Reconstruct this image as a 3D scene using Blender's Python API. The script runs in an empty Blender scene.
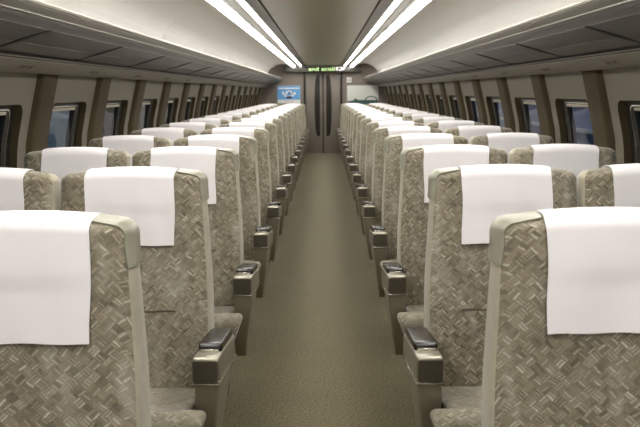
import bpy, bmesh, math, random
from mathutils import Vector, Matrix
random.seed(7)
C = bpy.context.scene.collection
P = 0.96            # seat pitch
H = 1.38            # eye height
YEND = 16.86        # far end wall
YBACK = -2.2
ROWS = 16
ROW0 = 1.516        # top front edge of the nearest backrests

# ------------------------------------------------------------------ materials
def new_mat(name):
    m = bpy.data.materials.new(name); m.use_nodes = True
    nt = m.node_tree; b = nt.nodes['Principled BSDF']
    return m, nt, b
def lin(r, g, b):
    f = lambda c: ((c/255+.055)/1.055)**2.4 if c/255 > .04045 else c/255/12.92
    return (f(r), f(g), f(b), 1)
def simple(name, col, rough=.5, metal=0.0, bump=0.0, bscale=200, var=0.0, vscale=6, spec=None):
    m, nt, b = new_mat(name)
    b.inputs['Base Color'].default_value = col
    b.inputs['Roughness'].default_value = rough
    b.inputs['Metallic'].default_value = metal
    if spec is not None: b.inputs['Specular IOR Level'].default_value = spec
    tc = nt.nodes.new('ShaderNodeTexCoord')
    if var:
        n = nt.nodes.new('ShaderNodeTexNoise'); n.inputs['Scale'].default_value = vscale
        n.inputs['Detail'].default_value = 4
        nt.links.new(tc.outputs['Object'], n.inputs['Vector'])
        mx = nt.nodes.new('ShaderNodeMix'); mx.data_type = 'RGBA'
        mx.inputs['A'].default_value = tuple(c*(1-var) for c in col[:3])+(1,)
        mx.inputs['B'].default_value = tuple(min(1, c*(1+var)) for c in col[:3])+(1,)
        nt.links.new(n.outputs['Fac'], mx.inputs['Factor'])
        nt.links.new(mx.outputs['Result'], b.inputs['Base Color'])
    if bump:
        n = nt.nodes.new('ShaderNodeTexNoise'); n.inputs['Scale'].default_value = bscale
        nt.links.new(tc.outputs['Object'], n.inputs['Vector'])
        bp = nt.nodes.new('ShaderNodeBump'); bp.inputs['Strength'].default_value = bump
        bp.inputs['Distance'].default_value = .002
        nt.links.new(n.outputs['Fac'], bp.inputs['Height'])
        nt.links.new(bp.outputs['Normal'], b.inputs['Normal'])
    return m
def emis(name, col, s):
    m, nt, b = new_mat(name)
    b.inputs['Base Color'].default_value = (.8, .8, .8, 1)
    b.inputs['Emission Color'].default_value = col
    b.inputs['Emission Strength'].default_value = s
    return m

def mth(nt, op, a, b=None, c=None):
    n = nt.nodes.new('ShaderNodeMath'); n.operation = op
    for i, v in enumerate((a, b, c)):
        if v is None: continue
        if isinstance(v, (int, float)): n.inputs[i].default_value = v
        else: nt.links.new(v, n.inputs[i])
    return n.outputs[0]

def upholstery(name, dark, mid, light):
    """moquette: short brush strokes laid in a diagonal basket weave"""
    m, nt, b = new_mat(name)
    L = nt.links.new
    tc = nt.nodes.new('ShaderNodeTexCoord'); oi = nt.nodes.new('ShaderNodeObjectInfo')
    sp = nt.nodes.new('ShaderNodeSeparateXYZ'); L(tc.outputs['Object'], sp.inputs[0])
    rnd = mth(nt, 'MULTIPLY', oi.outputs['Random'], 3.0)
    px = mth(nt, 'ADD', sp.outputs['X'], rnd)
    pz = mth(nt, 'ADD', sp.outputs['Z'], sp.outputs['Y'])
    cell = 0.022
    # wobble
    nz = nt.nodes.new('ShaderNodeTexNoise'); nz.inputs['Scale'].default_value = 22; nz.inputs['Detail'].default_value = 2
    L(tc.outputs['Object'], nz.inputs['Vector'])
    wob = mth(nt, 'MULTIPLY', mth(nt, 'SUBTRACT', nz.outputs['Fac'], .5), .022)
    a = mth(nt, 'DIVIDE', mth(nt, 'ADD', mth(nt, 'ADD', px, pz), wob), cell*1.414)
    c = mth(nt, 'DIVIDE', mth(nt, 'SUBTRACT', mth(nt, 'SUBTRACT', px, pz), wob), cell*1.414)
    fa, fc = mth(nt, 'FLOOR', a), mth(nt, 'FLOOR', c)
    par = mth(nt, 'FLOORED_MODULO', mth(nt, 'ADD', fa, fc), 2)     # 0/1 checker
    ra, rc = mth(nt, 'SUBTRACT', a, fa), mth(nt, 'SUBTRACT', c, fc)
    # u = across strokes, v = along strokes
    def mixf(f, x, y):
        n = nt.nodes.new('ShaderNodeMix'); n.data_type = 'FLOAT'
        L(f, n.inputs['Factor']); L(x, n.inputs['A']); L(y, n.inputs['B']); return n.outputs['Result']
    u = mixf(par, ra, rc); v = mixf(par, rc, ra)
    NS = 3.0
    us = mth(nt, 'MULTIPLY', u, NS); fi = mth(nt, 'FLOOR', us); fr = mth(nt, 'SUBTRACT', us, fi)
    cb = nt.nodes.new('ShaderNodeCombineXYZ')
    L(mth(nt, 'ADD', mth(nt, 'MULTIPLY', fa, 7), fi), cb.inputs[0]); L(fc, cb.inputs[1]); L(oi.outputs['Random'], cb.inputs[2])
    wn = nt.nodes.new('ShaderNodeTexWhiteNoise'); wn.noise_dimensions = '3D'; L(cb.outputs[0], wn.inputs['Vector'])
    sc2 = nt.nodes.new('ShaderNodeSeparateColor'); L(wn.outputs['Color'], sc2.inputs[0])
    cbc = nt.nodes.new('ShaderNodeCombineXYZ'); L(fa, cbc.inputs[0]); L(fc, cbc.inputs[1]); L(oi.outputs['Random'], cbc.inputs[2])
    wc = nt.nodes.new('ShaderNodeTexWhiteNoise'); wc.noise_dimensions = '3D'; L(cbc.outputs[0], wc.inputs['Vector'])
    fn = nt.nodes.new('ShaderNodeTexNoise'); fn.inputs['Scale'].default_value = 160; fn.inputs['Detail'].default_value = 2
    L(tc.outputs['Object'], fn.inputs['Vector'])
    base = mth(nt, 'ADD', mth(nt, 'ADD', mth(nt, 'MULTIPLY', sc2.outputs[0], .30), mth(nt, 'MULTIPLY', wc.outputs['Value'], .12)), mth(nt, 'MULTIPLY', fn.outputs['Fac'], .30))
    # thin pale line along one edge of some strokes, fading at the stroke ends
    ln = nt.nodes.new('ShaderNodeMapRange'); ln.inputs['From Min'].default_value = .36; ln.inputs['From Max'].default_value = .20
    L(mth(nt, 'ABSOLUTE', mth(nt, 'SUBTRACT', fr, .5)), ln.inputs['Value'])
    en = nt.nodes.new('ShaderNodeMapRange'); en.inputs['From Min'].default_value = .52; en.inputs['From Max'].default_value = .36
    L(mth(nt, 'ABSOLUTE', mth(nt, 'SUBTRACT', v, .5)), en.inputs['Value'])
    pick = nt.nodes.new('ShaderNodeMapRange'); pick.inputs['From Min'].default_value = .35; pick.inputs['From Max'].default_value = .80
    L(sc2.outputs[1], pick.inputs['Value'])
    lf = mth(nt, 'MULTIPLY', mth(nt, 'MULTIPLY', ln.outputs[0], en.outputs[0]), pick.outputs[0])
    s = mth(nt, 'ADD', base, mth(nt, 'MULTIPLY', lf, .35))
    rp = nt.nodes.new('ShaderNodeValToRGB')
    e = rp.color_ramp.elements
    e[0].position = .08; e[0].color = dark
    e[1].position = 1.0; e[1].color = light
    k = e.new(.44); k.color = mid
    k = e.new(.68); k.color = tuple(x*.75+y*.25 for x, y in zip(mid, light))
    L(s, rp.inputs['Fac'])
    # large crushed-pile patches
    n2 = nt.nodes.new('ShaderNodeTexNoise'); n2.inputs['Scale'].default_value = 5.0; n2.inputs['Detail'].default_value = 5
    n2.inputs['Distortion'].default_value = .8
    mp = nt.nodes.new('ShaderNodeMapping'); mp.inputs['Scale'].default_value = (1.8, 1, .7)
    ad = nt.nodes.new('ShaderNodeVectorMath'); ad.operation = 'ADD'
    L(tc.outputs['Object'], ad.inputs[0]); cb3 = nt.nodes.new('ShaderNodeCombineXYZ'); L(rnd, cb3.inputs[1]); L(cb3.outputs[0], ad.inputs[1])
    L(ad.outputs[0], mp.inputs['Vector']); L(mp.outputs[0], n2.inputs['Vector'])
    mr = nt.nodes.new('ShaderNodeMapRange'); mr.inputs['From Min'].default_value = .50; mr.inputs['From Max'].default_value = .74
    mr.inputs['To Max'].default_value = .42
    L(n2.outputs['Fac'], mr.inputs['Value'])
    mx = nt.nodes.new('ShaderNodeMix'); mx.data_type = 'RGBA'
    L(mr.outputs[0], mx.inputs['Factor']); L(rp.outputs['Color'], mx.inputs['A'])
    mx.inputs['B'].default_value = tuple(c*.92 for c in light[:3])+(1,)
    L(mx.outputs['Result'], b.inputs['Base Color'])
    b.inputs['Roughness'].default_value = .85
    b.inputs['Sheen Weight'].default_value = .35; b.inputs['Sheen Roughness'].default_value = .4
    bp = nt.nodes.new('ShaderNodeBump'); bp.inputs['Strength'].default_value = .25; bp.inputs['Distance'].default_value = .002
    L(s, bp.inputs['Height']); L(bp.outputs['Normal'], b.inputs['Normal'])
    return m

M = {}
M['moquette'] = upholstery('moquette', lin(82,75,59), lin(130,121,101), lin(206,200,184))
M['moquette_seat'] = upholstery('moquette_seat', lin(116,108,91), lin(142,134,116), lin(196,189,172))
M['velour'] = simple('velour', lin(164,156,134), .85, bump=.4, bscale=120, var=.28, vscale=22)
M['velour'].node_tree.nodes['Principled BSDF'].inputs['Sheen Weight'].default_value = .4
M['grip'] = simple('grip', lin(146,144,127), .42, bump=.15, bscale=900)
M['cover'] = simple('cover', lin(238,234,234), .9, bump=.25, bscale=500)
M['seam'] = simple('seam', lin(96,88,72), .9)
M['arm_metal'] = simple('arm_metal', lin(158,152,136), .34, .55, var=.05)
M['arm_front'] = simple('arm_front', lin(112,106,94), .3, .7, var=.08, vscale=20)
M['arm_panel'] = simple('arm_panel', lin(150,143,125), .45, .25, var=.05)
M['trim_metal'] = simple('trim_metal', lin(215,212,200), .2, .9)
M['pad'] = simple('pad', lin(36,32,29), .25, bump=.1, bscale=400)
M['pedestal'] = simple('pedestal', lin(58,54,46), .6)
M['wall'] = simple('wall', lin(122,116,101), .7, bump=.1, bscale=300, var=.03)
M['pillar'] = simple('pillar', lin(78,69,50), .75, bump=.2, bscale=400, var=.06, vscale=30, spec=.15)
M['band'] = simple('band', lin(128,122,108), .5, var=.04)
M['rack'] = simple('rack', lin(96,92,84), .35, .6, var=.05)
def perforated():
    m, nt, b = new_mat('perforated'); L = nt.links.new
    tc = nt.nodes.new('ShaderNodeTexCoord'); sp = nt.nodes.new('ShaderNodeSeparateXYZ'); L(tc.outputs['Object'], sp.inputs[0])
    fx = mth(nt, 'SUBTRACT', mth(nt, 'FRACT', mth(nt, 'MULTIPLY', sp.outputs['X'], 62)), .5)
    fy = mth(nt, 'SUBTRACT', mth(nt, 'FRACT', mth(nt, 'MULTIPLY', sp.outputs['Y'], 50)), .5)
    d = mth(nt, 'ADD', mth(nt, 'MULTIPLY', fx, fx), mth(nt, 'MULTIPLY', fy, fy))
    f = mth(nt, 'LESS_THAN', d, .075)
    mx = nt.nodes.new('ShaderNodeMix'); mx.data_type = 'RGBA'; L(f, mx.inputs['Factor'])
    mx.inputs['A'].default_value = lin(112,107,92); mx.inputs['B'].default_value = lin(40,37,30)
    L(mx.outputs['Result'], b.inputs['Base Color']); b.inputs['Roughness'].default_value = .5
    return m
M['perforated'] = perforated()
M['rack_under'] = simple('rack_under', lin(78,75,69), .4, .3)
M['rack_lip'] = simple('rack_lip', lin(140,135,123), .5, .2)
M['rack_dark'] = simple('rack_dark', lin(34,31,27), .6)
M['cove'] = simple('cove', lin(246,243,236), .5, var=.015, vscale=2)
M['ceiling'] = simple('ceiling', lin(186,181,162), .32, var=.03, vscale=3)
M['ceiling_strip'] = simple('ceiling_strip', lin(120,114,100), .4, .3)
M['end_wall'] = simple('end_wall', lin(118,108,98), .6, bump=.1, var=.04)
M['door'] = simple('door', lin(122,114,103), .5, .15, var=.04)
M['door_glass'] = simple('door_glass', lin(40,35,31), .15)
M['rubber'] = simple('rubber', lin(28,26,23), .6)
M['box'] = simple('box', lin(64,64,58), .25, .2)
M['led'] = emis('led', (.40, .85, .04, 1), .95)
M['led_pink'] = emis('led_pink', (.9, .5, .45, 1), .35)
M['paper'] = simple('paper', lin(225,225,220), .5)
M['paper_blue'] = simple('paper_blue', lin(95,160,215), .35, var=.12, vscale=3)
M['paper_navy'] = simple('paper_navy', lin(45,60,95), .5)
M['paper_red'] = simple('paper_red', lin(205,120,120), .5)
M['paper_teal'] = simple('paper_teal', lin(52,82,80), .5)
M['poster_grey'] = simple('poster_grey', lin(205,208,198), .45, var=.03, vscale=2)
M['blind'] = simple('blind', lin(196,190,172), .6)
M['plate_mark'] = simple('plate_mark', lin(66,50,42), .6)
M['light'] = emis('light', (1.0, .975, .935, 1), 23)
M['ext_blue'] = simple('ext_blue', lin(84,120,178), .35, var=.1)
M['ext_white'] = simple('ext_white', lin(225,228,230), .5)
M['ext_grey'] = simple('ext_grey', lin(190,200,206), .8, var=.15, vscale=2)
M['ext_dark'] = simple('ext_dark', lin(40,44,50), .9, var=.2)

def carpet():
    m, nt, b = new_mat('carpet'); L = nt.links.new
    tc = nt.nodes.new('ShaderNodeTexCoord')
    n = nt.nodes.new('ShaderNodeTexNoise'); n.inputs['Scale'].default_value = 95; n.inputs['Detail'].default_value = 3
    L(tc.outputs['Object'], n.inputs['Vector'])
    r = nt.nodes.new('ShaderNodeValToRGB'); e = r.color_ramp.elements
    e[0].position = .33; e[0].color = lin(58,52,28); e[1].position = .68; e[1].color = lin(114,104,66)
    L(n.outputs['Fac'], r.inputs['Fac'])
    n2 = nt.nodes.new('ShaderNodeTexNoise'); n2.inputs['Scale'].default_value = 6; n2.inputs['Detail'].default_value = 4
    L(tc.outputs['Object'], n2.inputs['Vector'])
    mx = nt.nodes.new('ShaderNodeMix'); mx.data_type = 'RGBA'; mx.blend_type = 'MULTIPLY'
    mx.inputs['Factor'].default_value = .5
    r2 = nt.nodes.new('ShaderNodeValToRGB'); r2.color_ramp.elements[0].position = .3; r2.color_ramp.elements[0].color = (.75, .75, .75, 1)
    r2.color_ramp.elements[1].position = .7
    L(n2.outputs['Fac'], r2.inputs['Fac']); L(r.outputs[0], mx.inputs['A']); L(r2.outputs[0], mx.inputs['B'])
    L(mx.outputs['Result'], b.inputs['Base Color'])
    b.inputs['Roughness'].default_value = .95; b.inputs['Sheen Weight'].default_value = .2
    bp = nt.nodes.new('ShaderNodeBump'); bp.inputs['Strength'].default_value = .6; bp.inputs['Distance'].default_value = .004
    L(n.outputs['Fac'], bp.inputs['Height']); L(bp.outputs['Normal'], b.inputs['Normal'])
    return m
M['carpet'] = carpet()

def glass():
    m, nt, b = new_mat('window_glass'); L = nt.links.new
    out = nt.nodes['Material Output']
    tr = nt.nodes.new('ShaderNodeBsdfTransparent'); tr.inputs['Color'].default_value = (.78, .84, .88, 1)
    gl = nt.nodes.new('ShaderNodeBsdfGlossy'); gl.inputs['Roughness'].default_value = .02
    fr = nt.nodes.new('ShaderNodeFresnel'); fr.inputs['IOR'].default_value = 1.4
    mx = nt.nodes.new('ShaderNodeMixShader')
    ge = nt.nodes.new('ShaderNodeNewGeometry')          # the far face of the pane must not reflect totally
    fac = mth(nt, 'MULTIPLY', fr.outputs[0], mth(nt, 'SUBTRACT', 1, ge.outputs['Backfacing']))
    L(fac, mx.inputs[0]); L(tr.outputs[0], mx.inputs[1]); L(gl.outputs[0], mx.inputs[2]); L(mx.outputs[0], out.inputs[0])
    return m
M['glass'] = glass()

# ------------------------------------------------------------------ mesh helpers
def obj(name, bm, mats, parent=None, smooth=None):
    me = bpy.data.meshes.new(name)
    bmesh.ops.recalc_face_normals(bm, faces=bm.faces)
    bm.to_mesh(me); bm.free()
    if not isinstance(mats, (list, tuple)): mats = [mats]
    for m in mats: me.materials.append(M[m] if isinstance(m, str) else m)
    if smooth is not None:
        me.polygons.foreach_set('use_smooth', [True]*len(me.polygons))
        me.set_sharp_from_angle(angle=math.radians(smooth))
    o = bpy.data.objects.new(name, me); C.objects.link(o)
    if parent: o.parent = parent
    return o
def tag(o, label, cat, group=None):
    o['label'] = label; o['category'] = cat
    if group: o['group'] = group
    return o
def thing(name, label, cat, loc=(0,0,0), group=None):
    o = bpy.data.objects.new(name, None); o.empty_display_size = .1; C.objects.link(o); o.location = loc
    return tag(o, label, cat, group)
def struct(name, bm, m, smooth=None):
    o = obj(name, bm, m, None, smooth); o['kind'] = 'structure'; return o
def box(bm, x0, x1, y0, y1, z0, z1, bev=0.0, mi=0, seg=2):
    r = bmesh.ops.create_cube(bm, size=1)
    vs = r['verts']
    for v in vs:
        v.co = Vector((x0+(v.co.x+.5)*(x1-x0), y0+(v.co.y+.5)*(y1-y0), z0+(v.co.z+.5)*(z1-z0)))
    fs = {f for v in vs for f in v.link_faces}
    if bev:
        es = list({e for v in vs for e in v.link_edges})
        rr = bmesh.ops.bevel(bm, geom=es, offset=bev, segments=seg, profile=.5, affect='EDGES')
        fs = {f for v in vs if v.is_valid for f in v.link_faces} | set(rr['faces'])
    for f in fs:
        if f.is_valid: f.material_index = mi
def loft(bm, rings, caps=True, mi=0, closed=True):
    R = [[bm.verts.new(p) for p in r] for r in rings]
    n = len(rings[0]); fs = []
    for a, b in zip(R, R[1:]):
        for i in range(n if closed else n-1):
            j = (i+1) % n
            f = bm.faces.new((a[i], a[j], b[j], b[i])); f.material_index = mi; fs.append(f)
    if caps:
        for r in (R[0], R[-1]):
            f = bm.faces.new(r); f.material_index = mi; fs.append(f)
    return R, fs
def extrude_profile(bm, pts, y0, y1, closed=False, mi=0, ny=1):
    rings = [[(x, y0+(y1-y0)*k/ny, z) for x, z in pts] for k in range(ny+1)]
    return loft(bm, rings, caps=closed, closed=closed, mi=mi)
def rrect(x0, x1, y0, y1, r, n=4):
    pts = []
    for cx, cy, a0 in ((x1-r, y1-r, 0), (x0+r, y1-r, 90), (x0+r, y0+r, 180), (x1-r, y0+r, 270)):
        for k in range(n+1):
            a = math.radians(a0+90*k/n); pts.append((cx+r*math.cos(a), cy+r*math.sin(a)))
    return pts

# ------------------------------------------------------------------ seat
ZT = 1.128; RX = .030; RY = .045; CR = .020
def yfront(z):
    y = -(1.10-z)*math.tan(math.radians(8.5)) if z < 1.10 else (z-1.10)*.05
    y -= .012*math.exp(-((z-.62)/.13)**2)         # lumbar swell
    return y
def thick(z): return .112+.05*max(0, min(1, (1.1-z)/.7))
def halfw(z): return .244
def sway(z):                                       # the aisle edge spreads outwards below the headrest
    t = max(0, min(1, (1.08-z)/.42)); return .018*t*t*(3-2*t)
def edge_inset(d, r=RY):
    if d >= r: return 0
    return r*(1-math.sqrt(max(0, 1-(1-max(d,0)/r)**2)))

def backrest_bm(side):
    bm = bmesh.new()
    na, nm = 5, 10
    levels = []
    Z0 = .385
    for k in range(4):                             # rounded lower edge
        a = math.radians(90*k/4); levels.append((Z0+.03*(1-math.cos(a)), .03*(1-math.sin(a)), .03*(1-math.sin(a))))
    for k in range(15): levels.append((Z0+.03+(ZT-RX-Z0-.03)*k/14, 0, 0))
    for k in range(1, 8):
        a = math.radians(90*k/7); levels.append((ZT-RX+RX*math.sin(a), RX*(1-math.cos(a)), RY*(1-math.cos(a))))
    rings = []
    for z, ix, iy in levels:
        zz = min(z, ZT-.03)
        w = halfw(zz)-ix; yf = yfront(zz)+iy; yb = yfront(zz)+thick(zz)-iy
        rc = max(.004, min(.035+.02*max(0, min(1, (z-.98)/.1)), (yb-yf)*.45))
        half = [((w-rc)*k/nm, 0) for k in range(nm+1)] + [(w-rc+rc*math.sin(math.radians(90*k/na)), rc*(1-math.cos(math.radians(90*k/na)))) for k in range(1, na+1)]
        full = [(-x, d) for x, d in reversed(half[1:])] + half
        def crown(x):
            t = max(0, (z-(ZT-.12))/.12)
            return -CR*t*(abs(x)/.25)**2
        # shallow hollow across the front of the back
        hol = lambda x: .010*(1-min(1, abs(x)/.19)**2)*(1 if .45 < z < 1.0 else .5)
        sh = lambda x: x+side*sway(z)*max(0, side*x)/.244
        front = [(sh(x), yf+d+hol(x), z+crown(x)) for x, d in full]
        back = [(sh(x), yb-d, z+crown(x)) for x, d in reversed(full)]
        rings.append(front+back)
    R, fs = loft(bm, rings, caps=False)
    n = len(rings[0]); m = n//2
    # side gusset faces in plain velour
    for ri in range(len(R)-1):
        for i in range(n):
            f = fs[ri*n+i]
            if i in (m-3, m-2, m-1, m, n-1, n-2, 0, 1) : f.material_index = 1
    for r in (R[0], R[-1]):
        for i in range(m-1):
            f = bm.faces.new((r[i], r[i+1], r[n-2-i], r[n-1-i])); f.material_index = 0
    # stitched crease across the middle of the back
    pts = []
    zc = .668
    for k in range(13):
        x = -.15+.3*k/12
        pts.append((x, yfront(zc)+.010*(1-min(1, abs(x)/.19)**2), zc+.002*math.sin(k*1.3)))
    rr = [[(x, y-.0015+.002*math.cos(a), z+.0028*math.sin(a)) for a in (0, 1.57, 3.14, 4.71)] for x, y, z in pts]
    loft(bm, rr, mi=2)
    return bm

def cover_bm(seed, drop=.256, taper=.012, shift=0.0):
    rnd = random.Random(seed)
    bm = bmesh.new()
    # profile from the front hem, over the top, to the hem behind
    prof = []
    hem = ZT-drop
    zs = [hem+(ZT-RX-hem)*k/12 for k in range(13)]
    for z in zs: prof.append((yfront(z), z, 0))
    zz = ZT-.03
    yfT, ybT = yfront(ZT-RX), yfront(ZT-RX)+thick(zz)
    for k in range(1, 9):
        a = math.radians(90*k/8); prof.append((yfT+(yfront(zz)-yfT)*k/8+RY*(1-math.cos(a)), ZT-RX+RX*math.sin(a), 1))
    for k in range(1, 4): prof.append((prof[20][0]+(ybT-RY-prof[20][0])*k/3, ZT, 1))
    for k in range(1, 7):
        a = math.radians(90*k/6); prof.append((ybT-RY+RY*math.sin(a), ZT-RX+RX*math.cos(a), 1))
    for k in range(1, 4): prof.append((ybT-.012*k*0, ZT-RX-.03*k, 0))
    n = len(prof); nx = 20
    ph = [rnd.uniform(0, 6.28) for _ in range(4)]
    rings = []
    for i, (y, z, top) in enumerate(prof):
        a = Vector(prof[max(0, i-1)][:2]); b = Vector(prof[min(n-1, i+1)][:2]); t = (b-a).normalized()
        nrm = Vector((-t.y, t.x))                        # outward: towards -y on the front
        s = i/(n-1); row = []
        taper = .010*min(1, i/1.0) if False else 0
        hw = .148
        if i < 6: hw -= taper*((6-i)/6)
        for k in range(nx+1):
            u = -1+2*k/nx; x = u*hw
            off = .006
            if i < 13:
                low = (12-i)/12
                off += .0028*low*(1+math.sin(u*4.1+ph[0]+low*2.0)) + .0015*(1+math.sin(u*9+ph[1]-low*4))*low
                hol = .010*(1-min(1, abs(x)/.19)**2)*(1 if z < 1.0 else .5)
            else: hol = .005*(1-min(1, abs(x)/.19)**2) if i < 24 else 0
            crown = -CR*max(0, (z-(ZT-.12))/.12)*(abs(x)/.25)**2
            row.append((x+shift+.002*math.sin(i*.5+ph[2]), y+nrm.x*off+hol*.9*(1 if i < 20 else 0), z+nrm.y*off+crown+(.0012*math.sin(u*7+ph[3]) if i in (0,) else 0)))
        rings.append(row)
    # cloth with real thickness
    T = .0022
    R = [[bm.verts.new(p) for p in r] for r in rings]
    for a, b in zip(R, R[1:]):
        for k in range(nx): bm.faces.new((a[k], a[k+1], b[k+1], b[k]))
    bmesh.ops.recalc_face_normals(bm, faces=bm.faces)
    bmesh.ops.solidify(bm, geom=list(bm.faces), thickness=T)
    # hem stitched line
    return bm

def grip_bm(side):
    """moulded plastic cap over the aisle-side top corner of a backrest; side=+1 -> at +x"""
    bm = bmesh.new()
    W = .244; rc = RX
    na, nb = 22, 12
    rings = []
    for i in range(na+1):
        row = []
        for j in range(nb+1):
            v = j/nb
            # path length available depends on depth: the side tongue is longer at the front
            Ltop = .060; Larc = rc*math.pi/2; Lside = .072-.004*v
            tot = Ltop+Larc+Lside; s = tot*i/na
            if s < Ltop: px, pz, nx_, nz_ = W-rc-Ltop+s, ZT, 0, 1
            elif s < Ltop+Larc:
                a = (s-Ltop)/rc; px, pz, nx_, nz_ = W-rc+rc*math.sin(a), ZT-rc+rc*math.cos(a), math.sin(a), math.cos(a)
            else: px, pz, nx_, nz_ = W, ZT-rc-(s-Ltop-Larc), 1, 0
            zz = min(pz, ZT-.03)
            th = thick(zz); q = i/na
            fmargin = .013+.006*max(0, 1-q/.3)
            d = fmargin+(th-.006-fmargin)*v
            dd = min(d, th-d)
            rp_ = .035+.02*max(0, min(1, (pz-.98)/.1))
            kk = max(0, min(1, (s-Ltop)/Larc)); e = (1-kk)*edge_inset(dd, RY)*RX/RY+kk*edge_inset(dd, rp_)
            crown = -CR*max(0, (pz-(ZT-.12))/.12)*(abs(px)/.25)**2
            off = .0065-e
            row.append((side*(px+nx_*off+sway(pz)), yfront(zz)+d, pz+nz_*off+crown))
        rings.append(row)
    R = [[bm.verts.new(p) for p in r] for r in rings]
    for a, b in zip(R, R[1:]):
        for k in range(nb): bm.faces.new((a[k], a[k+1], b[k+1], b[k]))
    bmesh.ops.recalc_face_normals(bm, faces=bm.faces)
    # make sure the normals look outwards before thickening inwards
    c = Vector((side*.1, .05, .95))
    if sum((f.normal.dot(f.calc_center_median()-c)) for f in bm.faces) < 0:
        bmesh.ops.reverse_faces(bm, faces=bm.faces)
    bmesh.ops.solidify(bm, geom=list(bm.faces), thickness=.006)
    return bm

def cushion_bm(side, wing):
    """side: direction of the aisle (+1/-1)"""
    bm = bmesh.new()
    st = []      # (y, top, bottom, half width inner, half width aisle, radius)
    def ztop(y):
        t = (y+.47)/.36
        return .478-.062*t+.010*math.exp(-((y+.435)/.03)**2)
    ys = [-.484, -.482, -.476, -.466, -.452, -.436, -.424, -.412, -.40, -.36, -.30, -.24, -.18, -.12, -.06, -.0, .02]
    for y in ys:
        lipdrop = 0
        d = y+.484
        if d < .045: lipdrop = .045*(1-math.sqrt(max(0, 1-(1-d/.045)**2)))
        wa = .243
        if wing:
            k = min(1, max(0, (-.408-y)/.006+0)) if y > -.414 else 1
            wa = .243+(.306-.243)*(1 if y <= -.424 else (.5 if y <= -.412 else 0))
        st.append((y, ztop(y)-lipdrop, .345+lipdrop*.7, .243-lipdrop*.35, wa-lipdrop*.35))
    rings = []
    for y, zt, zb, wi, wa in st:
        xl, xr = (-wi, wa) if side > 0 else (-wa, wi)
        pts = rrect(xl, xr, zb, zt, .024, 5)
        pts = [(x*(1-.16*((zt-z)/(zt-zb))**1.3) if abs(x) > .2 else x, z) for x, z in pts]
        # subdivide the long top run for gentle crown
        out = []
        for (x, z) in pts:
            out.append((x, y, z))
        rings.append(out)
    loft(bm, rings)
    return bm

def arm_parts(side, par):
    """side: direction of the aisle"""
    S = side
    xo, xi = .340, .260           # outer (aisle) and inner face, from seat centre
    def X(v): return S*v
    slope = lambda y: .63-.045*max(0, (y+.41))/.34
    # upper housing
    bm = bmesh.new(); rings = []
    for y in (-.41, -.4095, -.4075, -.404, -.398, -.34, -.26, -.18, -.10, -.05):
        d = y+.41
        ins = .010*(1-math.sqrt(max(0, 1-(1-min(1, d/.012))**2)))
        zt = slope(y)-ins; zb = slope(y)-.077+ins*.3
        rings.append([(X(x), y, z) for x, z in rrect(xi+ins*.6, xo-ins*.6, zb, zt, .010, 4)])
    loft(bm, rings)
    a = obj('armrest', bm, 'arm_metal', par, 35)
    bm = bmesh.new()
    rg = []
    for y in (-.4135, -.409): rg.append([(X(x), y, z) for x, z in rrect(xi+.004, xo-.004, .556, .620, .005, 3)])
    loft(bm, rg)
    f = obj('front_plate', bm, 'arm_front', a, 30); f['label'] = 'dark brushed metal end plate'
    # bright strip between housing and side panel
    bm = bmesh.new()
    pts = [(-.4135, .555), (-.4135, .549), (-.05, .515), (-.05, .521)]
    box(bm, min(X(xi-.001), X(xo+.0015)), max(X(xi-.001), X(xo+.0015)), -.4145, -.05, .547, .5525, .001)
    for v in bm.verts: v.co.z += slope(v.co.y)-.63
    t = obj('metal_strip', bm, 'trim_metal', a, 30); t['label'] = 'thin bright metal strip'
    # padded top
    bm = bmesh.new(); rings = []
    ys = [-.325, -.324, -.320, -.313, -.300, -.30, -.22, -.14, -.09, -.065, -.058, -.055]
    for i, y in enumerate(ys):
        d = min(y+.325, -.055-y); ins = .016*(1-math.sqrt(max(0, 1-(1-min(1, d/.02))**2)))
        zt = slope(y)+.025-ins*.9; zb = slope(y)-.004
        rings.append([(X(x), y, z) for x, z in rrect(xi+.006+ins*.4, xo-.004-ins*.4, zb, max(zt, zb+.012), .0055, 4)])
    loft(bm, rings)
    p = obj('arm_pad', bm, 'pad', a, 40); p['label'] = 'black glossy padded armrest top'
    bm = bmesh.new()
    box(bm, min(X(xi+.012), X(xo-.012)), max(X(xi+.012), X(xo-.012)), -.334, -.3235, .618, .6275, .0012)
    r = obj('release_tab', bm, 'trim_metal', a, 30); r['label'] = 'chrome tab in front of the pad'
    # leaning side panel
    bm = bmesh.new(); rings = []
    for k in range(9):
        t = k/8; z = .549-.33*t
        o_ = xo-.0025-.048*t**1.15; i_ = xi+.006-.020*t
        y0 = -.406+.16*t**1.4; y1 = -.055-.07*t**1.2
        if k == 8: y0 += .03; y1 -= .03
        rings.append([(X(x), y, z) for x, y in rrect(i_, o_, y0, y1, .010, 4)])
    loft(bm, rings)
    s = obj('side_panel', bm, 'arm_panel', par, 35); s['label'] = 'taupe side panel leaning in towards the floor'

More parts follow.
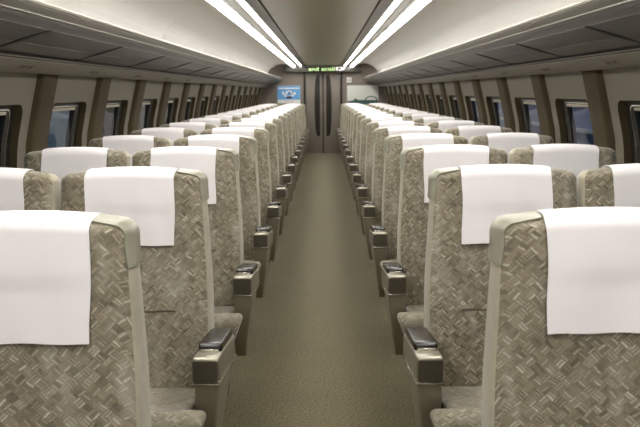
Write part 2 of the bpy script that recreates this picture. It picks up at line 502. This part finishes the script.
def make_seat(kind, side):
    """kind aisle/window; side = direction from the seat centre towards the aisle"""
    t = thing('train_seat', '', 'seat')
    obj('backrest', backrest_bm(side if kind == 'aisle' else 0), ['moquette', 'velour', 'seam'], t, 50)
    obj('seat_cushion', cushion_bm(side, kind == 'aisle'), 'moquette_seat', t, 50)
    c = obj('headrest_cover', cover_bm(side+(5 if kind == 'aisle' else 9)), 'cover', t, 60); c['label'] = 'white cloth headrest cover'
    bm = bmesh.new()
    box(bm, -.225, .225, -.42, .0, .315, .352, .01)
    obj('seat_pan', bm, 'pedestal', t, 30)
    bm = bmesh.new()
    rings = [[(x, y, z) for x, y in rrect(-.19+a, .19-a, -.36+b, -.02-b, .03, 4)] for z, a, b in ((0, 0, 0), (.03, 0, 0), (.05, .03, .02), (.24, .05, .05), (.32, .02, .02))]
    loft(bm, rings)
    obj('pedestal', bm, 'pedestal', t, 30)
    if kind == 'aisle':
        g = obj('corner_grip', grip_bm(side), 'grip', t, 45); g['label'] = 'pale grey-green plastic grip on the top corner'
        arm_parts(side, t)
    return t

def copy_tree(o, par=None):
    c = o.copy(); C.objects.link(c)
    if par: c.parent = par
    for ch in o.children: copy_tree(ch, c)
    return c

COVERS = {}
def cover_variant(side, r):
    key = (side, r if r < 2 else 2+r%3)
    if key not in COVERS:
        d, tp = {(1, 0): (.256, .006), (-1, 0): (.240, .012), (1, 1): (.248, .024), (-1, 1): (.248, .026)}.get(key, [(.248, .014), (.242, .010), (.252, .018)][key[1]-2])
        sf = .016 if key == (1, 0) else 0
        o = obj('headrest_cover', cover_bm(11+side+key[1]*3, d, tp, sf), 'cover', None, 60)
        COVERS[key] = o.data; bpy.data.objects.remove(o)
    return COVERS[key]
protos = {('aisle', 1): make_seat('aisle', 1), ('aisle', -1): make_seat('aisle', -1),
          ('window', 1): make_seat('window', 1), ('window', -1): make_seat('window', -1)}
used = set()
ORD = ['', 'first', 'second', 'third', 'fourth', 'fifth', 'sixth', 'seventh', 'eighth']
def rowtext(r):
    if r == 0: return 'nearest row, cut off by the picture edge'
    if r < 8: return ORD[r+1]+' row from the camera'
    k = ROWS-r
    return 'last row before the end door' if k == 1 else ORD[k]+' row from the end door'
for sd, sname in ((-1, 'left'), (1, 'right')):
    for kind in ('aisle', 'window'):
        for r in range(ROWS):
            if kind == 'window' and r == 0: continue       # wholly outside the frame
            key = (kind, -sd)
            s = protos[key] if key not in used else copy_tree(protos[key])
            used.add(key)
            for ch in s.children:
                if ch.name.startswith('headrest_cover'): ch.data = cover_variant(-sd, r)
            s.location = (sd*(.622 if kind == 'aisle' else 1.120), ROW0+P*r, 0)
            s.rotation_euler.z = math.radians(random.uniform(-.35, .35))
            s['label'] = ('patterned taupe %s seat %s of the gangway, %s' % (kind, sname, rowtext(r)))
            s['group'] = '%s seats on the %s' % (kind, sname)

# ------------------------------------------------------------------ carriage shell
def wallx(z):
    T = [(0, 1.415), (.3, 1.445), (.8, 1.455), (1.14, 1.424), (1.33, 1.380), (1.477, 1.343), (1.60, 1.31)]
    for (z0, x0), (z1, x1) in zip(T, T[1:]):
        if z <= z1: return x0+(x1-x0)*(z-z0)/(z1-z0)
    return T[-1][1]
PC0 = 3.775; ks = range(-5, 14)
HZ0, HZ1 = .74, 1.330; HH = .291

def wall_mesh(sd):
    bm = bmesh.new()
    zs_low = [0, .1, .3, .5, HZ0]
    for k in ks:
        ya, yb = PC0+k*P, PC0+(k+1)*P
        ya_, yb_ = max(ya, YBACK), min(yb, YEND)
        if yb_ <= ya_: continue
        yc = ya+.451
        if yb_-ya_ < P-.01:       # short end bays: plain wall
            zz = [0, .3, .55, .8, 1.0, 1.14, 1.33, 1.477]
            loft(bm, [[(sd*wallx(z), y, z) for z in zz] for y in (ya_, yb_)], caps=False, closed=False)
            continue
        hole0 = rrect(yc-HH, yc+HH, HZ0, HZ1, .05, 6); hole = []
        for q, h in enumerate(hole0):
            g = hole0[(q+1) % len(hole0)]; d = math.hypot(h[0]-g[0], h[1]-g[1]); kk = max(1, int(d/.05))
            hole += [(h[0]+(g[0]-h[0])*w_/kk, h[1]+(g[1]-h[1])*w_/kk) for w_ in range(kk)]
        n = len(hole)
        # outer ring: project each hole point on the bay rectangle
        outer = []
        for (y, z) in hole:
            dy, dz = y-yc, z-(HZ0+HZ1)/2
            sy = (P/2)/abs(dy) if abs(dy) > 1e-6 else 1e9
            sz = (1.477-(HZ0+HZ1)/2)/abs(dz) if dz > 1e-6 else ((HZ0+HZ1)/2-.60)/abs(dz) if dz < -1e-6 else 1e9
            if dy < 0: sy = .451/abs(dy)
            elif dy > 0: sy = (P-.451)/dy
            s = min(sy, sz); outer.append([yc+dy*s, (HZ0+HZ1)/2+dz*s])
        # snap the nearest to the four corners
        for cy, cz in ((ya, .60), (yb, .60), (ya, 1.477), (yb, 1.477)):
            i = min(range(n), key=lambda q: (outer[q][0]-cy)**2+(outer[q][1]-cz)**2); outer[i] = [cy, cz]
        steps = [0, .25, .5, .75, 1]
        rings = []
        for s in steps:
            rings.append([(sd*wallx(h[1]+(o[1]-h[1])*s), h[0]+(o[0]-h[0])*s, h[1]+(o[1]-h[1])*s) for h, o in zip(hole, outer)])
        loft(bm, rings, caps=False)
        loft(bm, [[(sd*wallx(z), y, z) for z in (0, .15, .3, .45, .60)] for y in (ya, yb)], caps=False, closed=False)
        # reveal
        inner = [(yc+(h[0]-yc)*.985, HZ0+.008+(h[1]-HZ0)*.97) for h in hole]
        loft(bm, [[(sd*wallx(h[1]), h[0], h[1]) for h in hole], [(sd*(wallx(h[1])+.05), h[0], h[1]) for h in inner]], caps=False, mi=1)
    bmesh.ops.remove_doubles(bm, verts=bm.verts, dist=.0005)
    return bm
for sd, nm in ((-1, 'left'), (1, 'right')):
    o = struct('wall_'+nm, wall_mesh(sd), ['wall', 'pillar'], 40)
    bm = bmesh.new()
    extrude_profile(bm, [(sd*1.405, 0), (sd*1.395, .0), (sd*1.40, .10), (sd*1.425, .105)], YBACK, YEND)
    struct('baseboard_'+nm, bm, 'rack_dark')

# window units: dark rubber frame, glass, blind box
wi = 0
for sd in (-1, 1):
    for k in ks:
        ya = PC0+k*P
        if ya+P > YEND or ya < YBACK or k < -2: continue
        yc = ya+.451; wi += 1
        e = bpy.data.objects.new('window_%d' % wi, None); C.objects.link(e); e.location = (sd*1.43, yc, 1.03); e['kind'] = 'structure'
        def loc(pts): return [(p[0]-sd*1.43, p[1]-yc, p[2]-1.03) for p in pts]
        def dense(P_):
            out = []
            for q, h in enumerate(P_):
                g = P_[(q+1) % len(P_)]; kk = 8 if math.hypot(h[0]-g[0], h[1]-g[1]) > .1 else 1
                out += [(h[0]+(g[0]-h[0])*w_/kk, h[1]+(g[1]-h[1])*w_/kk) for w_ in range(kk)]
            return out
        outer = dense(rrect(yc-HH+.004, yc+HH-.004, HZ0+.006, HZ1-.008, .048, 6))
        inner = dense(rrect(yc-HH+.035, yc+HH-.105, HZ0+.06, HZ1-.03, .03, 6))
        bm = bmesh.new()
        f = lambda z, d: sd*(wallx(z)+d)
        loft(bm, [loc([(f(z, .036), y, z) for y, z in outer]), loc([(f(z, .034), y, z) for y, z in inner]), loc([(f(z, .062), y, z) for y, z in inner]), loc([(f(z, .062), y, z) for y, z in outer])], caps=False)
        fr = obj('window_frame', bm, 'rubber', e, 40); fr['kind'] = 'structure'
        bm = bmesh.new()
        m1 = dense(rrect(yc-HH+.020, yc+HH-.062, HZ0+.04, HZ1-.02, .038, 6)); m2 = dense(rrect(yc-HH+.026, yc+HH-.068, HZ0+.046, HZ1-.026, .034, 6))
        loft(bm, [loc([(f(z, .036), y, z) for y, z in m1]), loc([(f(z, .031), y, z) for y, z in m1]), loc([(f(z, .031), y, z) for y, z in m2]), loc([(f(z, .036), y, z) for y, z in m2])], caps=False)
        fr = obj('bright_bead', bm, 'trim_metal', e, 40); fr['kind'] = 'structure'
        bm = bmesh.new()
        gl = dense(rrect(yc-HH+.03, yc+HH-.10, HZ0+.055, HZ1-.026, .03, 6))
        loft(bm, [loc([(f(z, .050), y, z) for y, z in gl]), loc([(f(z, .055), y, z) for y, z in gl])])
        g = obj('glass_pane', bm, 'glass', e); g['kind'] = 'structure'
        bm = bmesh.new()
        zb = HZ1-.052
        loft(bm, [loc([(f(z, d), y, z) for z, d in ((zb+.006, .037), (zb+.008, .032), (zb+.020, .032), (zb+.022, .037))]) for y in (yc-HH+.038, yc+HH-.108)])
        g = obj('blind_bar', bm, 'blind', e); g['kind'] = 'structure'

# wall pillars
tn = 0
for sd in (-1, 1):
    for k in ks:
        yc = PC0+k*P
        if yc < YBACK+.1 or yc > YEND-.2: continue
        tn += 1
        zs = [.105+(1.476-.105)*j/14 for j in range(15)]
        rings = []
        for z in zs:
            x = wallx(z)
            rings.append([(sd*a, yc+b, z) for a, b in ((x+.01, -.118), (x+.0005, -.118), (x-.022, -.104), (x-.030, -.090), (x-.033, -.03), (x-.033, .03), (x-.030, .088), (x-.022, .102), (x+.0005, .112), (x+.01, .112))])
        bm = bmesh.new(); loft(bm, rings)
        struct('trim_%d' % tn, bm, 'pillar', 25)

# cornice band above the windows with a seam every bay
for sd, nm in ((-1, 'left'), (1, 'right')):
    bm = bmesh.new()
    prof = [(1.350, 1.4765), (1.286, 1.4755), (1.276, 1.4685), (1.262, 1.472), (1.222, 1.494), (1.187, 1.5135), (1.185, 1.518), (1.20, 1.530), (1.32, 1.562)]
    y = PC0-5*P-.5
    while y < YEND:
        a, b = max(y+.002, YBACK), min(y+P-.002, YEND)
        if b > a: extrude_profile(bm, [(sd*x, z) for x, z in prof], a, b)
        y += P
    tn += 1
    o = struct('trim_%d' % tn, bm, 'band', 30)
    bm = bmesh.new()          # dark backing behind the seams
    extrude_profile(bm, [(sd*(x+.003), z+.002) for x, z in prof[1:6]]+[(sd*1.183, 1.531), (sd*1.165, 1.541)], YBACK, YEND)
    tn += 1; struct('trim_%d' % tn, bm, 'rack_dark')

# ceiling cove (barrel) with seams every two bays
def catmull(P_, n=6):
    out = []
    for i in range(len(P_)-1):
        p0, p1, p2, p3 = P_[max(0, i-1)], P_[i], P_[i+1], P_[min(len(P_)-1, i+2)]
        for k in range(n):
            t = k/n
            out.append(tuple(.5*(2*p1[j]+(p2[j]-p0[j])*t+(2*p0[j]-5*p1[j]+4*p2[j]-p3[j])*t*t+(3*p1[j]-p0[j]-3*p2[j]+p3[j])*t**3) for j in range(2)))
    out.append(P_[-1]); return out
cove = catmull([(.685, 1.925), (.76, 1.955), (.86, 1.978), (.97, 1.968), (1.08, 1.922), (1.17, 1.85), (1.235, 1.75), (1.275, 1.64), (1.30, 1.57), (1.315, 1.545)], 5)
bm = bmesh.new()
for sd in (-1, 1):
    y = 3.90-3*1.98
    cuts = [YBACK]
    while y < YEND:
        if y > YBACK+.1: cuts.append(y)
        y += 1.98
    cuts.append(YEND)
    for a, b in zip(cuts, cuts[1:]):
        pr = [(x-.004, z-.006) if False else (x, z) for x, z in cove]
        # tiny V groove at each seam
        rings = []
        for yy, d in ((a, .004), (a+.004, 0), (b-.004, 0), (b, .004)):
            rings.append([(sd*x, yy, z+d) for x, z in pr])
        loft(bm, rings, caps=False, closed=False)
# centre panel & strips, same ceiling object with its own materials
for sd in (-1, 1):
    extrude_profile(bm, [(sd*.600, 1.928), (sd*.592, 1.928), (sd*.585, 1.942), (sd*.512, 1.942), (sd*.506, 1.930), (sd*.498, 1.931)], YBACK, YEND, mi=2)
    extrude_profile(bm, [(sd*.468, 1.931), (sd*.458, 1.930), (sd*.455, 1.944), (sd*.392, 1.944), (sd*.388, 1.95)], YBACK, YEND, mi=2)
    extrude_profile(bm, [(sd*.388, 1.949), (sd*.388, 1.97), (sd*.378, 1.97)], YBACK, YEND, mi=3)
    extrude_profile(bm, [(sd*.378, 1.97), (sd*.376, 1.950), (sd*.30, 1.948), (0, 1.948)], YBACK, YEND, mi=1)
    # backing above the lamps
    extrude_profile(bm, [(sd*.666, 1.928), (sd*.685, 1.926), (sd*.685, 1.96), (sd*.58, 1.96), (sd*.58, 1.945)], YBACK, YEND, mi=2)
    extrude_profile(bm, [(sd*.518, 1.945), (sd*.518, 1.96), (sd*.452, 1.96), (sd*.452, 1.944)], YBACK, YEND, mi=2)
bmesh.ops.remove_doubles(bm, verts=bm.verts, dist=.0002)
struct('ceiling', bm, ['cove', 'ceiling', 'ceiling_strip', 'rack_dark'], 30)

bm = bmesh.new(); box(bm, -1.5, 1.5, YBACK-.1, YEND+.16, 2.02, 2.06); struct('ceiling_leak_cover', bm, 'rack_dark')  # unseen slab, added to keep outside light from leaking through ceiling gaps
# lamps
def lamp(name, label, x0, x1, y0, y1, sd, drop, group):
    t = thing(name, label, 'light', (sd*(x0+x1)/2, y0, 1.93), group)
    w = (x1-x0)/2; L_ = y1-y0
    sec = [(-w, .012), (-w, 0)]+[(-w*math.cos(math.pi*k/8), -drop*math.sin(math.pi*k/8)) for k in range(1, 8)]+[(w, 0), (w, .012)]
    bm = bmesh.new(); loft(bm, [[(x, y, z) for x, z in sec] for y in (.012, L_-.012)])
    d = obj('diffuser', bm, 'light', t, 50); d['label'] = 'glowing white diffuser'
    for yy in (0, L_-.012):
        bm = bmesh.new(); loft(bm, [[(x*1.03, y, z*1.06) for x, z in sec] for y in (yy, yy+.012)])
        obj('end_cap', bm, 'ceiling_strip', t, 30)
    return t
segs = [(-2.1, 4.84, 'nearest length'), (4.84, 8.84, 'second length from the camera'), (8.84, 12.84, 'third length from the camera'), (12.84, 16.70, 'length reaching the end wall')]
for sd, sn in ((-1, 'left'), (1, 'right')):
    for a, b, d in segs:
        lamp('ceiling_light', 'wide white strip light %s of the ceiling panel, %s' % (sn, d), .598, .670, a, b, sd, .030, 'wide ceiling strip lights')
        lamp('ceiling_light', 'narrow white strip light %s, beside the ceiling panel, %s' % (sn, d), .464, .502, a, b, sd, .009, 'narrow ceiling strip lights')

# luggage racks
for sd, sn in ((-1, 'left'), (1, 'right')):
    t = thing('luggage_rack', 'long grey overhead luggage rack above the windows of the %s wall' % sn, 'luggage rack', (sd*1.16, YBACK, 1.54))
    yl = YEND-YBACK
    Lc = lambda pts: [(sd*x-sd*1.16, z-1.54) for x, z in pts]
    bm = bmesh.new()
    extrude_profile(bm, Lc([(1.165, 1.548), (1.164, 1.539), (1.144, 1.539), (1.05, 1.5645), (0.934, 1.597), (0.934, 1.613), (1, 1.61), (1.12, 1.575)]), .01, yl-.01, closed=True)
    obj('underside_panel', bm, 'rack', t, 20)
    bm = bmesh.new()
    extrude_profile(bm, Lc([(0.933, 1.598), (0.925, 1.6065), (0.914, 1.6135), (0.905, 1.621), (0.901, 1.628), (0.91, 1.634), (0.97, 1.62)]), .01, yl-.01, closed=True)
    obj('front_rail', bm, 'rack_under', t, 35)
    bm = bmesh.new()
    extrude_profile(bm, Lc([(0.902, 1.6275), (0.8975, 1.6295), (0.897, 1.6325), (0.902, 1.634)]), .01, yl-.01, closed=True)
    l = obj('trim_line', bm, 'rack_lip', t, 35); l['label'] = 'fine bright line along the rack edge'
    bm = bmesh.new()
    extrude_profile(bm, Lc([(0.905, 1.633), (0.9, 1.6345), (0.893, 1.648), (0.89, 1.657), (0.898, 1.658), (0.915, 1.634)]), .01, yl-.01, closed=True)
    obj('fascia', bm, 'rack', t, 35)
    bm = bmesh.new()
    extrude_profile(bm, Lc([(0.8935, 1.6585), (0.887, 1.661), (0.884, 1.668), (0.887, 1.674), (0.893, 1.6745), (0.898, 1.667)]), .01, yl-.01, closed=True)
    l = obj('lip_rail', bm, 'rack_lip', t, 35); l['label'] = 'bright metal lip along the rack edge'
    bm = bmesh.new()
    extrude_profile(bm, Lc([(1.1765, 1.5235), (1.1725, 1.5225), (1.170, 1.526), (1.175, 1.5275)]), .01, yl-.01, closed=True)
    l = obj('rear_rail', bm, 'rack_lip', t); l['label'] = 'fine bright line where the rack meets the wall'
    bm = bmesh.new()
    extrude_profile(bm, Lc([(1.138, 1.5372), (1.058, 1.5612), (1.058, 1.564), (1.138, 1.54)]), .01, yl-.01, closed=True)
    l = obj('perforated_strip', bm, 'perforated', t); l['label'] = 'strip of fine ventilation holes'
    bm = bmesh.new()
    extrude_profile(bm, Lc([(0.91, 1.638), (1.26, 1.575), (1.26, 1.57), (0.97, 1.621), (0.91, 1.632)]), .01, yl-.01, closed=True)
    obj('shelf', bm, 'rack', t, 20)
    # dark joints of the underside
    u0 = PC0-.11
    for k in range(-3, 14):
        y = u0+k*P
        if y > YEND-.1 or k < -1: continue
        bm = bmesh.new()
        box(bm, -.008, .008, -.011, .011, 0, 1)
        r = [[(sd*(x-1.16), y-YBACK+dy, z-1.54) for dy in (-.011, .011)] for x, z in ((1.16, 1.5335), (1.144, 1.5325), (1.05, 1.566), (0.965, 1.597))]
        bm.free(); bm = bmesh.new()
        R = []
        for x, z in ((1.16, 1.537), (1.144, 1.5345), (1.05, 1.5595), (0.934, 1.595)):
            R.append([(sd*(x-1.16), y-YBACK+dy, z-1.54+dz) for dy, dz in ((-.016, 0), (.016, 0), (.016, .006), (-.016, .006))])
        loft(bm, R)
        j = obj('underside_joint', bm, 'rack_dark', t); j['label'] = 'dark cross joint on the underside'

# seat number plates on the cornice band
for sd, sn in ((-1, 'left'), (1, 'right')):
    for k in range(5):
        y = 3.22+k*P
        nx_, nz_ = -.57, -.82        # band faces inwards and down
        c = Vector((sd*1.2235, y, 1.4915))
        t = thing('seat_number_plate', 'small pale seat marker on the band over the %s windows, %s' % (sn, ['nearest the camera', 'second from the camera', 'third from the camera', 'fourth from the camera', 'fifth from the camera'][k]), 'sign', c, 'seat markers on the %s' % sn)
        u = Vector((0, 1, 0)); v = Vector((sd*.874, 0, -.486)) ; v.normalize(); n = Vector((-sd*.486, 0, -.874))
        def quad(bm, pts, h0, h1):
            loft(bm, [[u*a+v*b+n*h for a, b in pts] for h in (h0, h1)])
        bm = bmesh.new(); quad(bm, rrect(-.082, .082, -.018, .018, .008, 4), .0005, .0022)
        p = obj('plate', bm, 'band', t)
        bm = bmesh.new()
        for s_ in (-1, 1):
            quad(bm, rrect(s_*.035-.024, s_*.035+.024, -.0115, -.009, .001, 1), .0022, .003)
            quad(bm, rrect(s_*.035-.024, s_*.035+.024, .009, .0115, .001, 1), .0022, .003)
            quad(bm, rrect(s_*.035-.024, s_*.035-.021, -.010, .010, .001, 1), .0022, .003)
            quad(bm, rrect(s_*.035+.004, s_*.035+.016, -.005, .005, .003, 3), .0022, .003)
            quad(bm, rrect(s_*.035-.016, s_*.035-.004, -.006, .003, .003, 3), .0022, .003)
        m_ = obj('pictogram', bm, 'plate_mark', t); m_['label'] = 'faint brown seat symbols'

# floor
bm = bmesh.new()
box(bm, -1.5, 1.5, YBACK-.1, YEND+.3, -.06, 0)
struct('floor', bm, 'carpet')

# end walls
outline = [(0, 1.99)]
DW = .41; DH = 1.80
bm = bmesh.new()
box(bm, -1.5, -DW, YEND, YEND+.12, 0, 2.05)
box(bm, DW, 1.5, YEND, YEND+.12, 0, 2.05)
box(bm, -DW, DW, YEND, YEND+.12, DH, 2.05)
struct('wall_far', bm, 'end_wall')
bm = bmesh.new(); box(bm, -1.5, 1.5, YBACK-.1, YBACK, 0, 2.05); struct('wall_near', bm, 'end_wall')
# door jambs
bm = bmesh.new()
for s in (-1, 1):
    x = s*(DW-.012)
    rings = []
    for j in range(13):
        z = DH*j/12; b = .012*math.sin(math.pi*min(1, z/DH))
        rings.append([(x-s*.0+dx*s, YEND+dy, z) for dx, dy in ((.012, .12), (.012, -.012), (.030, -.012), (.030, -.002), (.012, -.002), (-.006-b*.6, -.006), (-.006-b*.6, .12))])
    loft(bm, rings)
tn += 1; struct('trim_%d' % tn, bm, 'rubber', 30)
# sliding door leaves
for n_, s in ((1, -1), (2, 1)):
    cx = s*DW/2
    e = bpy.data.objects.new('door_%d' % n_, None); C.objects.link(e); e.location = (cx, YEND+.06, 0); e['kind'] = 'structure'
    bm = bmesh.new(); box(bm, -DW/2+.003, DW/2-.003, -.018, .018, .004, DH, .004)
    o = obj('door_leaf', bm, 'door', e, 30); o['kind'] = 'structure'
    bm = bmesh.new(); pts = []
    z0, z1 = .40, 1.735
    xi_, xo_ = -s*(DW/2-.070), -s*(DW/2-.190)       # measured from the leaf centre; closing edge side
    N = 18
    for k in range(N+1):
        z = z0+(z1-z0)*k/N; pts.append((xi_, z))
    for k in range(N+1):
        q = 1-k/N; z = z0+(z1-z0)*q; bulge = math.sin(math.pi*q)**.45 if 0 < q < 1 else 0
        pts.append((xi_+(xo_-xi_)*(.55+.45*bulge), z))
    loft(bm, [[(x, y, z) for x, z in pts] for y in (-.0205, -.015)])
    o = obj('door_window', bm, 'door_glass', e); o['kind'] = 'structure'; o['label'] = 'tall dark curved window'
    bm = bmesh.new(); box(bm, -s*(DW/2-.030)-.006, -s*(DW/2-.030)+.006, -.034, -.018, .92, 1.10, .003)
    o = obj('door_handle', bm, 'arm_metal', e, 30); o['kind'] = 'structure'
    bm = bmesh.new(); a_ = -s*(DW/2-.003); b_ = -s*(DW/2-.014); box(bm, min(a_, b_), max(a_, b_), -.021, .02, .004, DH)
    o = obj('edge_seal', bm, 'rubber', e); o['kind'] = 'structure'
bm = bmesh.new(); box(bm, -DW, DW, YEND-.02, YEND+.12, 0, .006, .002); tn += 1; struct('trim_%d' % tn, bm, 'arm_panel')
bm = bmesh.new(); box(bm, -DW-.05, DW+.05, YEND+.12, YEND+.16, 0, 2.0); tn += 1; struct('trim_%d' % tn, bm, 'rubber')

# display box above the doors
t = thing('information_display', 'long dark display box with green running text above the end door', 'display', (0, YEND-.06, 1.79))
bm = bmesh.new()
rings = [[(x, y, z) for x, z in rrect(-.85+i, .85-i, i, .130-i*.3, .03, 5)] for y, i in ((.06, 0), (-.075, 0), (-.095, .004), (-.10, .014))]
loft(bm, rings); obj('housing', bm, 'box', t, 30)
bm = bmesh.new()
loft(bm, [[(x, y, z) for x, z in rrect(-.42, .56, .028, .122, .008, 3)] for y in (-.1015, -.098)])
sc_ = obj('screen', bm, 'door_glass', t)
def text_mesh(name, s, size, mat, par, loc, ex=.0015, sx=1.0):
    cu = bpy.data.curves.new(name, 'FONT'); cu.body = s; cu.size = size; cu.extrude = ex; cu.offset = .0012
    cu.space_character = 1.02
    tmp = bpy.data.objects.new('tmp', cu); C.objects.link(tmp)
    dg = bpy.context.evaluated_depsgraph_get(); me = bpy.data.meshes.new_from_object(tmp.evaluated_get(dg))
    bpy.data.objects.remove(tmp); bpy.data.curves.remove(cu)
    me.transform(Matrix.Rotation(math.radians(90), 4, 'X')); me.transform(Matrix.Scale(sx, 4, (1, 0, 0)))
    me.name = name; me.materials.clear(); me.materials.append(M[mat])
    o = bpy.data.objects.new(name, me); C.objects.link(o); o.parent = par; o.location = loc
    return o
tx = text_mesh('led_text', 'and acoli', .115, 'led', sc_, (-.315, -.104, .035), sx=1.0)
w = max(v.co.x for v in tx.data.vertices)-min(v.co.x for v in tx.data.vertices)
tx.data.transform(Matrix.Scale(.57/w, 4, (1, 0, 0))); tx['label'] = 'green lit letters'
bm = bmesh.new()
for x0, x1, z0, z1 in ((.285, .33, .035, .115), (.34, .39, .035, .055), (.34, .39, .095, .115), (.40, .425, .035, .115), (.43, .475, .06, .105)):
    box(bm, x0, x1, -.104, -.101, z0, z1)
i_ = obj('led_symbol', bm, 'led_pink', sc_); i_['label'] = 'pinkish white lit symbol'

# posters and plaque on the end wall
t = thing('advertising_poster', 'blue and white framed poster on the end wall left of the door', 'poster', (-.752, YEND-.01, 1.316))
def slab(name, pts, y0, y1, mat, par):
    bm = bmesh.new(); loft(bm, [[(x, y, z) for x, z in pts] for y in (y0, y1)]); return obj(name, bm, mat, par)
slab('poster_frame', rrect(-.258, .258, -.20, .20, .012, 3), -.002, .010, 'arm_metal', t)
sh = slab('poster_sheet', rrect(-.25, .25, -.19, .19, .004, 2), -.004, -.001, 'paper_blue', t)
p_ = slab('poster_strip', rrect(-.25, .25, -.188, -.11, .003, 2), -.006, -.003, 'paper', sh); p_['label'] = 'white strip at the bottom'
slab('poster_strip', rrect(-.23, .23, .125, .150, .003, 2), -.006, -.003, 'paper', sh)
bm = bmesh.new()
for k, (cx, cz, rx, rz) in enumerate(((-.13, .03, .018, .04), (-.085, .0, .016, .045), (-.045, .045, .018, .035), (.045, .045, .016, .035), (.085, .01, .020, .04), (.13, .025, .022, .03), (-.05, -.035, .05, .012), (.05, -.03, .06, .012), (.0, .075, .03, .012))):
    pts = [(cx+rx*math.cos(a*math.pi/8), cz+rz*math.sin(a*math.pi/8)) for a in range(16)]
    loft(bm, [[(x, y, z) for x, z in pts] for y in (-.0062-k*.0001, -.004)])
obj('poster_clouds', bm, 'paper', sh)['label'] = 'white cloud shapes'
bm = bmesh.new()
for cx, cz, rx, rz in ((.005, -.06, .075, .03), (.015, .03, .020, .03), (.075, .02, .015, .02)):
    pts = [(cx+rx*math.cos(a*math.pi/8), cz+rz*math.sin(a*math.pi/8)) for a in range(16)]
    loft(bm, [[(x, y, z) for x, z in pts] for y in (-.008, -.004)])
obj('poster_figure', bm, 'paper_navy', sh)['label'] = 'dark blue shape in the middle'
slab('poster_line', rrect(-.11, .10, -.152, -.140, .003, 2), -.0075, -.005, 'paper_red', sh)['label'] = 'thin red line of print'

t = thing('wall_board', 'pale grey picture board with dark arch on the end wall right of the door', 'poster', (.875, YEND-.01, 1.290))
slab('board_frame', rrect(-.352, .352, -.215, .225, .012, 3), -.002, .010, 'arm_metal', t)
sh = slab('board_sheet', rrect(-.34, .34, -.205, .213, .004, 2), -.004, -.001, 'poster_grey', t)
hill = [(-.34, -.205), (.34, -.205), (.34, -.115), (.25, -.105), (.12, -.107), (0, -.102), (-.11, -.105), (-.135, -.083), (-.16, -.062), (-.185, -.083), (-.20, -.110), (-.34, -.135)]
slab('landscape', hill, -.006, -.003, 'paper_teal', sh)['label'] = 'dark teal skyline'
bm = bmesh.new(); R = []
for k in range(17):
    a = math.pi*k/16; R.append([(.185+r_*math.cos(a)*1.15, y, -.112+r_*.80*math.sin(a)) for r_, y in ((.122, -.0065), (.098, -.0065), (.098, -.003), (.122, -.003))])
loft(bm, R); obj('arch', bm, 'paper_teal', sh)['label'] = 'dark teal arch'

t = thing('wall_plaque', 'small square white plaque on the end wall above the grey picture board', 'sign', (.575, YEND-.008, 1.625))
slab('plate', rrect(-.05, .05, -.055, .055, .008, 3), -.002, .008, 'paper', t)
bm = bmesh.new()
for x0, x1, z0, z1 in ((-.028, .028, .022, .030), (-.028, .028, -.030, -.022), (-.030, -.022, -.03, .03), (.022, .030, -.03, .03), (-.01, .01, -.008, .008)):
    box(bm, x0, x1, -.004, -.001, z0, z1)
obj('symbol', bm, 'plate_mark', t)['label'] = 'faint brown square symbol'

# ------------------------------------------------------------------ outside the windows
t = thing('parked_train', 'dark blue train with a white stripe standing outside the right windows', 'train', (3.4, 9, -.2))
bm = bmesh.new()
sec = [(-.75, 0), (-.80, .6), (-.82, 1.2), (-.80, 2.0), (-.70, 2.6), (-.3, 2.95), (.8, 2.95), (.8, 0)]
loft(bm, [[(x, y, z) for x, z in sec] for y in (-9, 13)]); obj('body', bm, 'ext_blue', t, 30)
bm = bmesh.new(); box(bm, -.835, -.80, -9, 13, 1.16, 1.20); obj('stripe', bm, 'ext_white', t)['label'] = 'white stripe'
for k in range(9):
    bm = bmesh.new(); box(bm, -.835, -.79, -8.4+k*2.2, -7.2+k*2.2, 1.45, 2.1, .02); obj('train_window', bm, 'door_glass', t, 30)
t = thing('platform_column', 'pale square column seen through the left window', 'column', (-3.0, 8.85, -.2))
bm = bmesh.new(); box(bm, -.25, .25, -.34, .34, 0, 3.4, .02); obj('shaft', bm, 'ext_grey', t, 30)
bm = bmesh.new(); box(bm, -.3, .3, -.4, .4, 0, .25, .02); obj('base', bm, 'ext_dark', t, 30)
bm = bmesh.new(); box(bm, -9, -5.2, -12, 30, -.4, 4); o = struct('wall_outside', bm, 'ext_dark')
bm = bmesh.new(); box(bm, -9, 9, -12, 40, -.9, -.21); o = struct('ground', bm, 'ext_dark')

# ------------------------------------------------------------------ world, camera
w = bpy.data.worlds.new('World'); bpy.context.scene.world = w; w.use_nodes = True
w.node_tree.nodes['Background'].inputs['Color'].default_value = (.55, .68, .9, 1)
w.node_tree.nodes['Background'].inputs['Strength'].default_value = .3

# unseen fill lights, added to brighten the train and column outside
for sx, e_ in ((2.05, 90), (-2.2, 70)):
    ld = bpy.data.lights.new('outside_fill', 'AREA'); ld.shape = 'RECTANGLE'; ld.size = .3; ld.size_y = 12; ld.energy = e_; ld.color = (.85, .93, 1)
    lo = bpy.data.objects.new('outside_fill', ld); C.objects.link(lo); lo.location = (sx, 8, 3.3)
cam = bpy.data.cameras.new('Camera'); co = bpy.data.objects.new('Camera', cam); C.objects.link(co)
cam.lens = 755.2*36/640; cam.sensor_width = 36; cam.clip_start = .05
co.location = (.022, 0, H)
co.rotation_euler = (math.radians(90-9.18), math.radians(.40), math.radians(.30))
cam.dof.use_dof = True; cam.dof.focus_distance = 2.7; cam.dof.aperture_fstop = 8
sc = bpy.context.scene; sc.camera = co
sc.view_settings.view_transform = 'Standard'; sc.view_settings.look = 'None'
sc.view_settings.exposure = 0.0; sc.view_settings.gamma = 1; sc.view_settings.use_curve_mapping = False
sc.cycles.max_bounces = 10; sc.cycles.diffuse_bounces = 4; sc.cycles.transparent_max_bounces = 12
sc.cycles.use_denoising = True
sc.cycles.sample_clamp_indirect = 6
